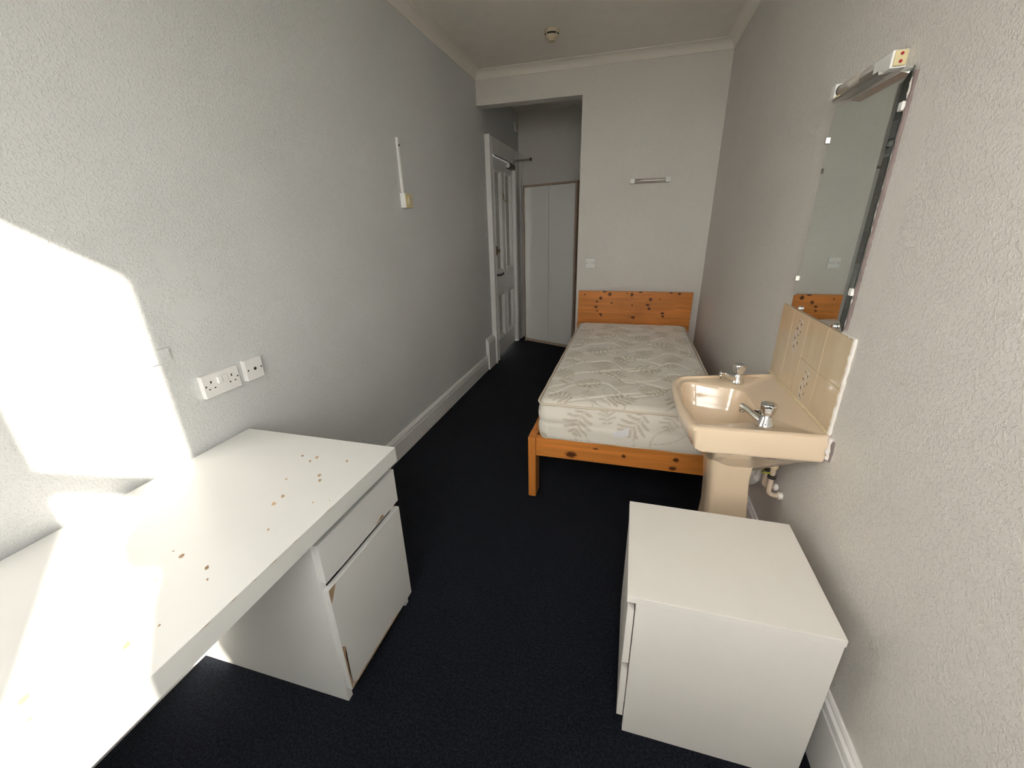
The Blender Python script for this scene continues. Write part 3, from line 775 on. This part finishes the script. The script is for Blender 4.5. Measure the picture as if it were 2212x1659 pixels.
# ================================================================== SPLASHBACK TILES
sb = thing('tile_splashback', 'beige tile splashback with brown flower tiles above the basin', 'tiles', (W, 1.3105, .842))
k = NT('beige_glazed_tile'); v = k.coord(scale=(1, 1, .12))
st_ = k.noise(v, 26.0, 3); mo = k.noise(k.coord(), 14.0, 3)
cc = k.ramp(st_, [(0.3, (0.74, 0.58, 0.39)), (0.7, (0.83, 0.68, 0.48))])
cc = k.mix(.35, cc, k.ramp(mo, [(0.3, (0.70, 0.55, 0.37)), (0.7, (0.85, 0.70, 0.50))]))
k.p(Base_Color=cc, Roughness=.14, Coat_Weight=.4, Coat_Roughness=.06); M['tile'] = k.m
k = NT('flower_print_tile')
a = k.add('ShaderNodeAttribute', attribute_name='ink')
cc = k.ramp(a.outputs['Fac'], [(0.0, (0.80, 0.65, 0.46)), (0.35, (0.86, 0.79, 0.68)), (0.5, (0.50, 0.33, 0.21)), (0.85, (0.17, 0.075, 0.045))])
k.p(Base_Color=cc, Roughness=.14, Coat_Weight=.4, Coat_Roughness=.06); M['tile_f'] = k.m
ys = [0, .1555, .3105, .4535, .585]; zs = [0, .138, .286]
g_ = .0016
def flower_tile(y0, y1, z0, z1):
    n, m_ = 70, 90; verts = []; ink = []; faces = []
    yy = np.linspace(0, 1, n+1); z_ = np.linspace(0, 1, m_+1)
    A, B = np.meshgrid(yy, z_)                       # A: 0 near .. 1 far ; B up
    w_, h_ = y1-y0, z1-z0
    X = A*w_*100; Y = B*h_*100                       # cm
    I = np.zeros_like(X); rs = np.random.RandomState(7)
    path = [(.52+.10*math.sin(t*5.5), .08+.80*t) for t in np.linspace(0, 1, 9)]
    halo = np.full_like(X, 9.0)
    for cx, cy in path[:8]: halo = np.minimum(halo, np.hypot((X-cx*w_*100)/1.0, (Y-cy*h_*100)/1.1))
    I = np.where(halo < 1.55+.35*np.sin(X*5)*np.cos(Y*4), .32, 0.0)
    fl = [(.58, .13, .75), (.40, .26, .85), (.62, .34, .8), (.45, .45, .6), (.36, .56, .75), (.60, .60, .85), (.40, .74, .65), (.55, .80, .5), (.50, .90, .35)]
    for i, (cx, cy, r) in enumerate(fl):
        dx, dy = X-cx*w_*100, Y-cy*h_*100; rr = np.hypot(dx, dy); th = np.arctan2(dy, dx)
        edge_ = r*.80*(.72+.28*np.cos(5*th+i))
        I = np.where((rr < edge_) & (rr > edge_*.45), .9, I); I = np.where(rr < r*.26, 1.0, I)
    for cx, cy in path:
        I = np.where(np.hypot((X-cx*w_*100+.5*math.sin(cy*30))/.14, (Y-cy*h_*100)/.45) < 1, .9, I)
    for _ in range(26):
        cx, cy = rs.uniform(.3, .75), rs.uniform(.04, .95); an = rs.uniform(0, PI)
        dx, dy = X-cx*w_*100, Y-cy*h_*100; q = dx*np.cos(an)+dy*np.sin(an); r = -dx*np.sin(an)+dy*np.cos(an)
        I = np.where((q/.30)**2+(r/.10)**2 < 1, .7, I)
    for b in range(m_+1):
        for a_ in range(n+1):
            verts.append((-.0062, y0+yy[a_]*w_, z0+z_[b]*h_)); ink.append(I[b, a_])
    for b in range(m_):
        for a_ in range(n): i0 = b*(n+1)+a_; faces.append((i0, i0+n+1, i0+n+2, i0+1))
    nb = len(verts)
    for (yy_, zz_) in ((y0, z0), (y1, z0), (y1, z1), (y0, z1)): verts.append((0, yy_, zz_)); ink.append(0)
    c0, c1, c2, c3 = 0, n, (m_+1)*(n+1)-1, m_*(n+1)
    for p0, p1, q0, q1 in ((c0, c1, nb, nb+1), (c1, c2, nb+1, nb+2), (c2, c3, nb+2, nb+3), (c3, c0, nb+3, nb)): faces.append((p0, p1, q1, q0))
    me = bpy.data.meshes.new('tile'); me.from_pydata(verts, [], faces)
    at = me.attributes.new('ink', 'FLOAT', 'POINT'); at.data.foreach_set('value', np.array(ink, np.float32)); me.update()
    return me
for r_ in range(2):
    for c_ in range(4):
        a, b, e, f_ = ys[c_]+g_, ys[c_+1]-g_, zs[r_]+g_, zs[r_+1]-g_
        if (r_, c_) in ((0, 1), (1, 2)):
            o = link('tile', flower_tile(a, b, e, f_), M['tile_f'], sb); o['label'] = 'tile with a brown flower spray'
        else: mk('tile', box(-.0062, 0, a, b, e, f_), M['tile'], sb, bevel=.0012)
mk('grout', box(-.0050, 0, 0, .585, 0, .286), plain('beige_grout', (.66, .53, .37), .8, var=.06), sb)
def bead(pts, rad, name, mat, parent, seed, jit=.0012, flat=None):
    rr = random.Random(seed); out = []; rads = []
    for p0, p1 in zip(pts, pts[1:]):
        n = max(2, int((Vector(p1)-Vector(p0)).length/.010))
        for i in range(n): out.append(Vector(p0).lerp(Vector(p1), i/n)+Vector([rr.uniform(-jit, jit) for _ in range(3)])); rads.append(rad*rr.uniform(.8, 1.25))
    out.append(Vector(pts[-1])); rads.append(rad)
    return mk(name, tube(out, rads, 8), mat, parent, smooth=True)
bead([(-.005, .0, -.003), (-.006, .30, -.003), (-.006, .585, -.003)], .0055, 'sealant_bead', M['sealant'], sb, 2)
bead([(-.001, -.004, -.004), (-.001, -.005, .14), (-.001, -.004, .288)], .0065, 'filler_edge', M['filler'], sb, 3, .0015)
bead([(-.001, -.004, .288), (-.002, .075, .289)], .004, 'filler_edge', M['filler'], sb, 4, .002)
# filler and bare wall where the basin meets the wall
bf = thing('basin_wall_filler', 'crumbling white filler between the basin end and the wall', 'filler', (W, 1.277, .76))
bead([(-.006, .004, .075), (-.004, .001, .045), (-.005, -.002, .010)], .0075, 'filler_bead', M['filler'], bf, 5, .003)
bead([(-.001, -.008, .070), (-.001, -.012, .030), (-.001, -.010, .006)], .0045, 'bare_edge', M['bare_plaster'], bf, 6, .002)

# ================================================================== MIRROR
mr = thing('wall_mirror', 'tall narrow frameless mirror on the wall above the basin', 'mirror', (W, 1.386, 1.133))
mw_, mh_ = .428, .644; t0, t1 = -.0045, -.0105; bv = .026
def mring(x, i): return [(x, i, i), (x, mw_-i, i), (x, mw_-i, mh_-i), (x, i, mh_-i)]
bm = loft([mring(t0, 0), mring(t0-.0012, 0)], None, True, False); mk('mirror_back', bm, M['mirror_edge'], mr)
bm = bmesh.new(); a = [bm.verts.new(p_) for p_ in mring(t0-.0012, 0)]; b = [bm.verts.new(p_) for p_ in mring(t0-.0012-.0014, bv)]
bm.faces.new(b)
for i in range(4): j = (i+1) % 4; bm.faces.new((a[i], a[j], b[j], b[i]))
mk('mirror_glass', bm, M['mirror'], mr)
for (y, z, w_, h_) in ((-.003, .560, .017, .020), (-.003, .115, .017, .020)): mk('clip', box(-.014, 0, y-.009, y+.009, z-h_/2, z+h_/2), M['white_pl'], mr, bevel=.002)
for z in (.555, .103): mk('clip', box(-.013, 0, mw_-.004, mw_+.008, z-.010, z+.010), M['steel'], mr, bevel=.002)
for y in (.335, .045):
    mk('clip', lathe([(.009, 0), (.009, -.012), (.006, -.0155)], 16, (0, y, .006), axis='x'), M['chrome'], mr, smooth=True)
# unpainted strip round the mirror
bead([(-.0005, -.012, .01), (-.0005, -.013, .3), (-.0005, -.012, .63)], .0065, 'bare_wall_edge', M['bare_plaster'], mr, 8, .001)
bead([(-.003, -.007, .02), (-.003, -.007, .10)], .0025, 'paint_flake', M['filler'], mr, 9, .002)
bead([(-.003, -.007, .24), (-.003, -.006, .46)], .002, 'paint_flake', M['filler'], mr, 10, .002)
bead([(-.003, -.006, .575), (-.003, -.006, .618)], .0035, 'paint_flake', M['filler'], mr, 12, .001)

# strip lamp above the mirror, its cover broken off
ml = thing('mirror_lamp', 'broken strip lamp with white ends above the mirror', 'lamp', (W, 1.436, 1.786))
e1 = mk('end_box', box(-.034, 0, .0, .088, 0, .038), M['white_pl'], ml, bevel=.002)
mk('end_plate', box(-.030, -.003, -.006, .001, .003, .036), M['yellow_pl'], e1, bevel=.003)
for z_ in (.028, .012): mk('screw_plug', lathe([(.0036, -.0072), (.0036, -.0055)], 14, (-.017, 0, z_), axis='y'), M['red'], e1)
e2 = mk('end_cap', box(-.043, 0, .300, .330, .008, .046), M['white_pl'], ml, bevel=.002)
mk('lamp_hole', lathe([(.0165, .2995), (.0165, .2985)], 28, (-.024, 0, .027), axis='y'), M['black'], e2)
mk('lamp_contact', lathe([(.008, .286), (.008, .300)], 14, (-.032, 0, .006), axis='y'), M['yellow_pl'], e2, smooth=True)
mk('backplate', box(-.005, 0, .088, .300, .002, .040), M['steel'], ml, bevel=.001)
mk('reflector', prism([(-.043, -.004), (-.037, -.004), (-.005, .001), (-.005, .004), (-.037, .001), (-.043, .004)], 'y', .030, .300), M['steel'], ml)
bm = bmesh.new(); rr_ = []
for i in range(13):
    a = PI*.02+PI*1.05*i/12; x_, z_ = -.024-.0155*math.sin(a), .027+.0155*math.cos(a)
    rr_.append((x_, z_, .125+.055*(i/12)))
A_ = [bm.verts.new((x_, .299, z_)) for x_, z_, y_ in rr_]; B_ = [bm.verts.new((x_, y_, z_)) for x_, z_, y_ in rr_]
for i in range(12): bm.faces.new((A_[i], A_[i+1], B_[i+1], B_[i]))
o = mk('broken_cover', bm, M['clear'], ml, smooth=True); sm = o.modifiers.new('thick', 'SOLIDIFY'); sm.thickness = .0018

# ================================================================== SMALL WALL AND CEILING THINGS
# reading lamp on the far wall
rl = thing('bed_light', 'short strip light with white ends on the wall above the headboard', 'lamp', (1.517, D, 1.774))
for x0_ in (-.161, .123): mk('end_cap', box(x0_, x0_+.038, -.050, 0, -.019, .019), M['white_pl'], rl, bevel=.003)
mk('backplate', box(-.123, .123, -.012, 0, -.017, .017), M['oak'], rl)
mk('tube', lathe([(.0055, -.123), (.0055, .123)], 14, (0, -.030, .001), axis='x'), M['chrome'], rl, smooth=True)
bm = bmesh.new(); rings = []
for x_ in (-.123, .123):
    rings.append([(x_, -.012-.034*math.sin(a), .018*math.cos(a)) for a in [PI*i/14 for i in range(15)]])
loft(rings, bm, False, False, closed=False); o = mk('clear_cover', bm, M['tube'], rl, smooth=True); sm = o.modifiers.new('thick', 'SOLIDIFY'); sm.thickness = .0015
# light switch
sw = thing('light_switch', 'square white two-gang light switch beside the lobby opening', 'switch', (1.052, D, 1.107))
mk('plate', box(-.043, .043, -.012, 0, -.043, .043), M['white_pl'], sw, bevel=.002)
for x_ in (-.008, .008): mk('rocker', box(x_-.0065, x_+.0065, -.0175, -.011, -.013, .014), M['white_pl'], sw, bevel=.001)
for x_ in (-.030, .030): mk('screw', lathe([(.004, -.0115), (.0035, -.0128)], 12, (x_, 0, 0), axis='y'), M['dark_metal'], sw)
# double socket
ds = thing('double_socket', 'white double wall socket above the desk', 'socket', (0, 1.0575, .942))
mk('back_box', box(0, .012, -.0725, .0705, -.0415, .0405), M['white_pl'], ds, bevel=.001)
pl = mk('plate', box(.012, .0195, -.073, .071, -.042, .041), M['white_pl'], ds, bevel=.002)
for y_ in (-.012, .010): mk('rocker', box(.0185, .0275, y_-.0075, y_+.0075, .000, .025), M['white_pl'], pl, bevel=.0012)
for y_ in (-.043, .039):
    mk('earth_slot', box(.0190, .0198, y_-.0025, y_+.0025, .008, .017), M['black'], pl)
    for q in (-.0105, .0105): mk('pin_slot', box(.0190, .0198, y_+q-.0032, y_+q+.0032, -.013, -.009), M['black'], pl)
for y_ in (-.064, .062): mk('screw', lathe([(.0032, .0190), (.0032, .0199)], 12, (0, y_, .001), axis='x'), M['dark_metal'], pl)
ss = thing('aerial_socket', 'white single aerial socket beside the double socket', 'socket', (0, 1.197, .945))
mk('back_box', box(0, .013, -.039, .039, -.041, .040), M['white_pl'], ss, bevel=.001)
pl = mk('plate', box(.013, .0205, -.0395, .0395, -.0415, .0405), M['white_pl'], ss, bevel=.002)
mk('aerial_hole', lathe([(.0062, .0200), (.0062, .0209)], 18, (0, .002, 0), axis='x'), M['black'], pl)
for y_ in (-.029, .031): mk('screw', lathe([(.0034, .0200), (.0034, .0209)], 12, (0, y_, 0), axis='x'), M['dark_metal'], pl)
bc_ = tag(mk('blank_cover', box(0, .010, .862, .924, 1.063, 1.108), M['wall_l'], None, bevel=.002), 'small blank cover painted over in wall grey', 'cover')
# trunking and pull-switch box
tr = thing('cable_trunking', 'thin white cable trunking running up the left wall', 'trunking', (0, 2.541, 1.652))
mk('channel', prism([(0, -.010), (.011, -.010), (.014, -.006), (.014, .006), (.011, .010), (0, .010)], 'z', 0, .305), M['white_pl'], tr, bevel=.001)
mk('screw_hole', box(.0138, .0148, -.006, .006, .258, .270), M['black'], tr)
pb = thing('switch_box', 'small white switch box with yellowed face below the trunking', 'switch', (0, 2.555, 1.567))
mk('box', box(0, .034, -.043, .043, 0, .084), M['white_pl'], pb, bevel=.002)
fp = mk('face_plate', box(.034, .0375, -.041, .041, .002, .082), M['yellow_pl'], pb, bevel=.001)
mk('rocker', box(.0372, .0435, -.012, .012, .020, .062), M['cream_pl'], fp, bevel=.002)
mk('rocker_frame', box(.0370, .0385, -.026, .026, .012, .070), M['yellow_pl'], fp, bevel=.001)
# smoke detector
sd = thing('smoke_detector', 'round cream smoke detector on the ceiling', 'detector', (.775, 3.437, H-.062))
mk('base', lathe([(.047, .042), (.050, .045), (.052, .062)], 40), M['cream_pl'], sd, smooth=True)
mk('vent_slot', lathe([(.0465, .0315), (.0475, .0420)], 40), M['black'], sd)
for i in range(4):
    a = PI/2*i+.9; mk('slot_bridge', lathe([(.006, .031), (.006, .0425)], 8, (.0445*math.cos(a), .0445*math.sin(a), 0)), M['cream_pl'], sd)
mk('cover', lathe([(.012, -.002), (.026, 0), (.029, .006), (.033, .014), (.043, .024), (.0475, .0315)], 40), M['cream_pl'], sd, smooth=True)
bm = bmesh.new()
for i in range(12):
    a = 2*PI*i/12; c_, s_ = math.cos(a), math.sin(a)
    p_ = [((.0292+.0002)*c_-.0022*s_*q, (.0292+.0002)*s_+.0022*c_*q, .006) for q in (-1, 1)] + [((.0335)*c_-.0026*s_*q, .0335*s_+.0026*c_*q, .014) for q in (1, -1)]
    bm.faces.new([bm.verts.new(v_) for v_ in p_])
mk('grille', bm, M['chip'], sd)

# ================================================================== PERSON TAKING THE PICTURE (their shadow falls on the desk)
def skin(name, joints, bones, mat):
    me = bpy.data.meshes.new(name); names_ = list(joints); me.from_pydata([joints[n_][0] for n_ in names_], [(names_.index(a_), names_.index(b_)) for a_, b_ in bones], [])
    o = bpy.data.objects.new(name, me); COL.objects.link(o)
    o.modifiers.new('skin', 'SKIN'); sv = me.skin_vertices[0].data
    for i, n_ in enumerate(names_):
        r = joints[n_][1]; sv[i].radius = r if isinstance(r, tuple) else (r, r); sv[i].use_root = (i == 0)
    ss_ = o.modifiers.new('sub', 'SUBSURF'); ss_.levels = 2; ss_.render_levels = 2
    me.materials.append(mat); return o
J = {'pelvis': ((1.765, -.30, .88), (.175, .13)), 'waist': ((1.735, -.30, 1.04), (.17, .125)), 'chest': ((1.70, -.29, 1.25), (.18, .115)),
     'neck0': ((1.73, -.28, 1.40), (.075, .065)), 'neck': ((1.755, -.27, 1.47), .052), 'jaw': ((1.765, -.25, 1.55), (.068, .082)), 'crown': ((1.77, -.26, 1.66), (.07, .085)),
     'shl': ((1.55, -.29, 1.355), .058), 'ell': ((1.365, -.265, 1.285), .046), 'wrl': ((1.405, -.09, 1.385), .030), 'hal': ((1.412, -.045, 1.42), .026),
     'shr': ((1.86, -.27, 1.345), .058), 'elr': ((1.90, -.13, 1.16), .046), 'wrr': ((1.56, -.07, 1.38), .030), 'har': ((1.50, -.045, 1.425), .026),
     'hpl': ((1.68, -.30, .80), .10), 'knl': ((1.67, -.28, .47), .075), 'anl': ((1.67, -.30, .09), .042), 'tol': ((1.65, -.16, .035), .032),
     'hpr': ((1.83, -.30, .80), .105), 'knr': ((1.84, -.28, .47), .075), 'anr': ((1.83, -.30, .09), .042), 'tor': ((1.84, -.16, .035), .032)}
BN = [('pelvis', 'waist'), ('waist', 'chest'), ('chest', 'neck0'), ('neck0', 'neck'), ('neck', 'jaw'), ('jaw', 'crown'), ('neck0', 'shl'), ('shl', 'ell'), ('ell', 'wrl'), ('wrl', 'hal'),
      ('neck0', 'shr'), ('shr', 'elr'), ('elr', 'wrr'), ('wrr', 'har'), ('pelvis', 'hpl'), ('hpl', 'knl'), ('knl', 'anl'), ('anl', 'tol'), ('pelvis', 'hpr'), ('hpr', 'knr'), ('knr', 'anr'), ('anr', 'tor')]
pe_ = skin('person', J, BN, M['cloth'])
tag(pe_, 'person in dark clothes standing with raised arms between the window and the drawers', 'person')
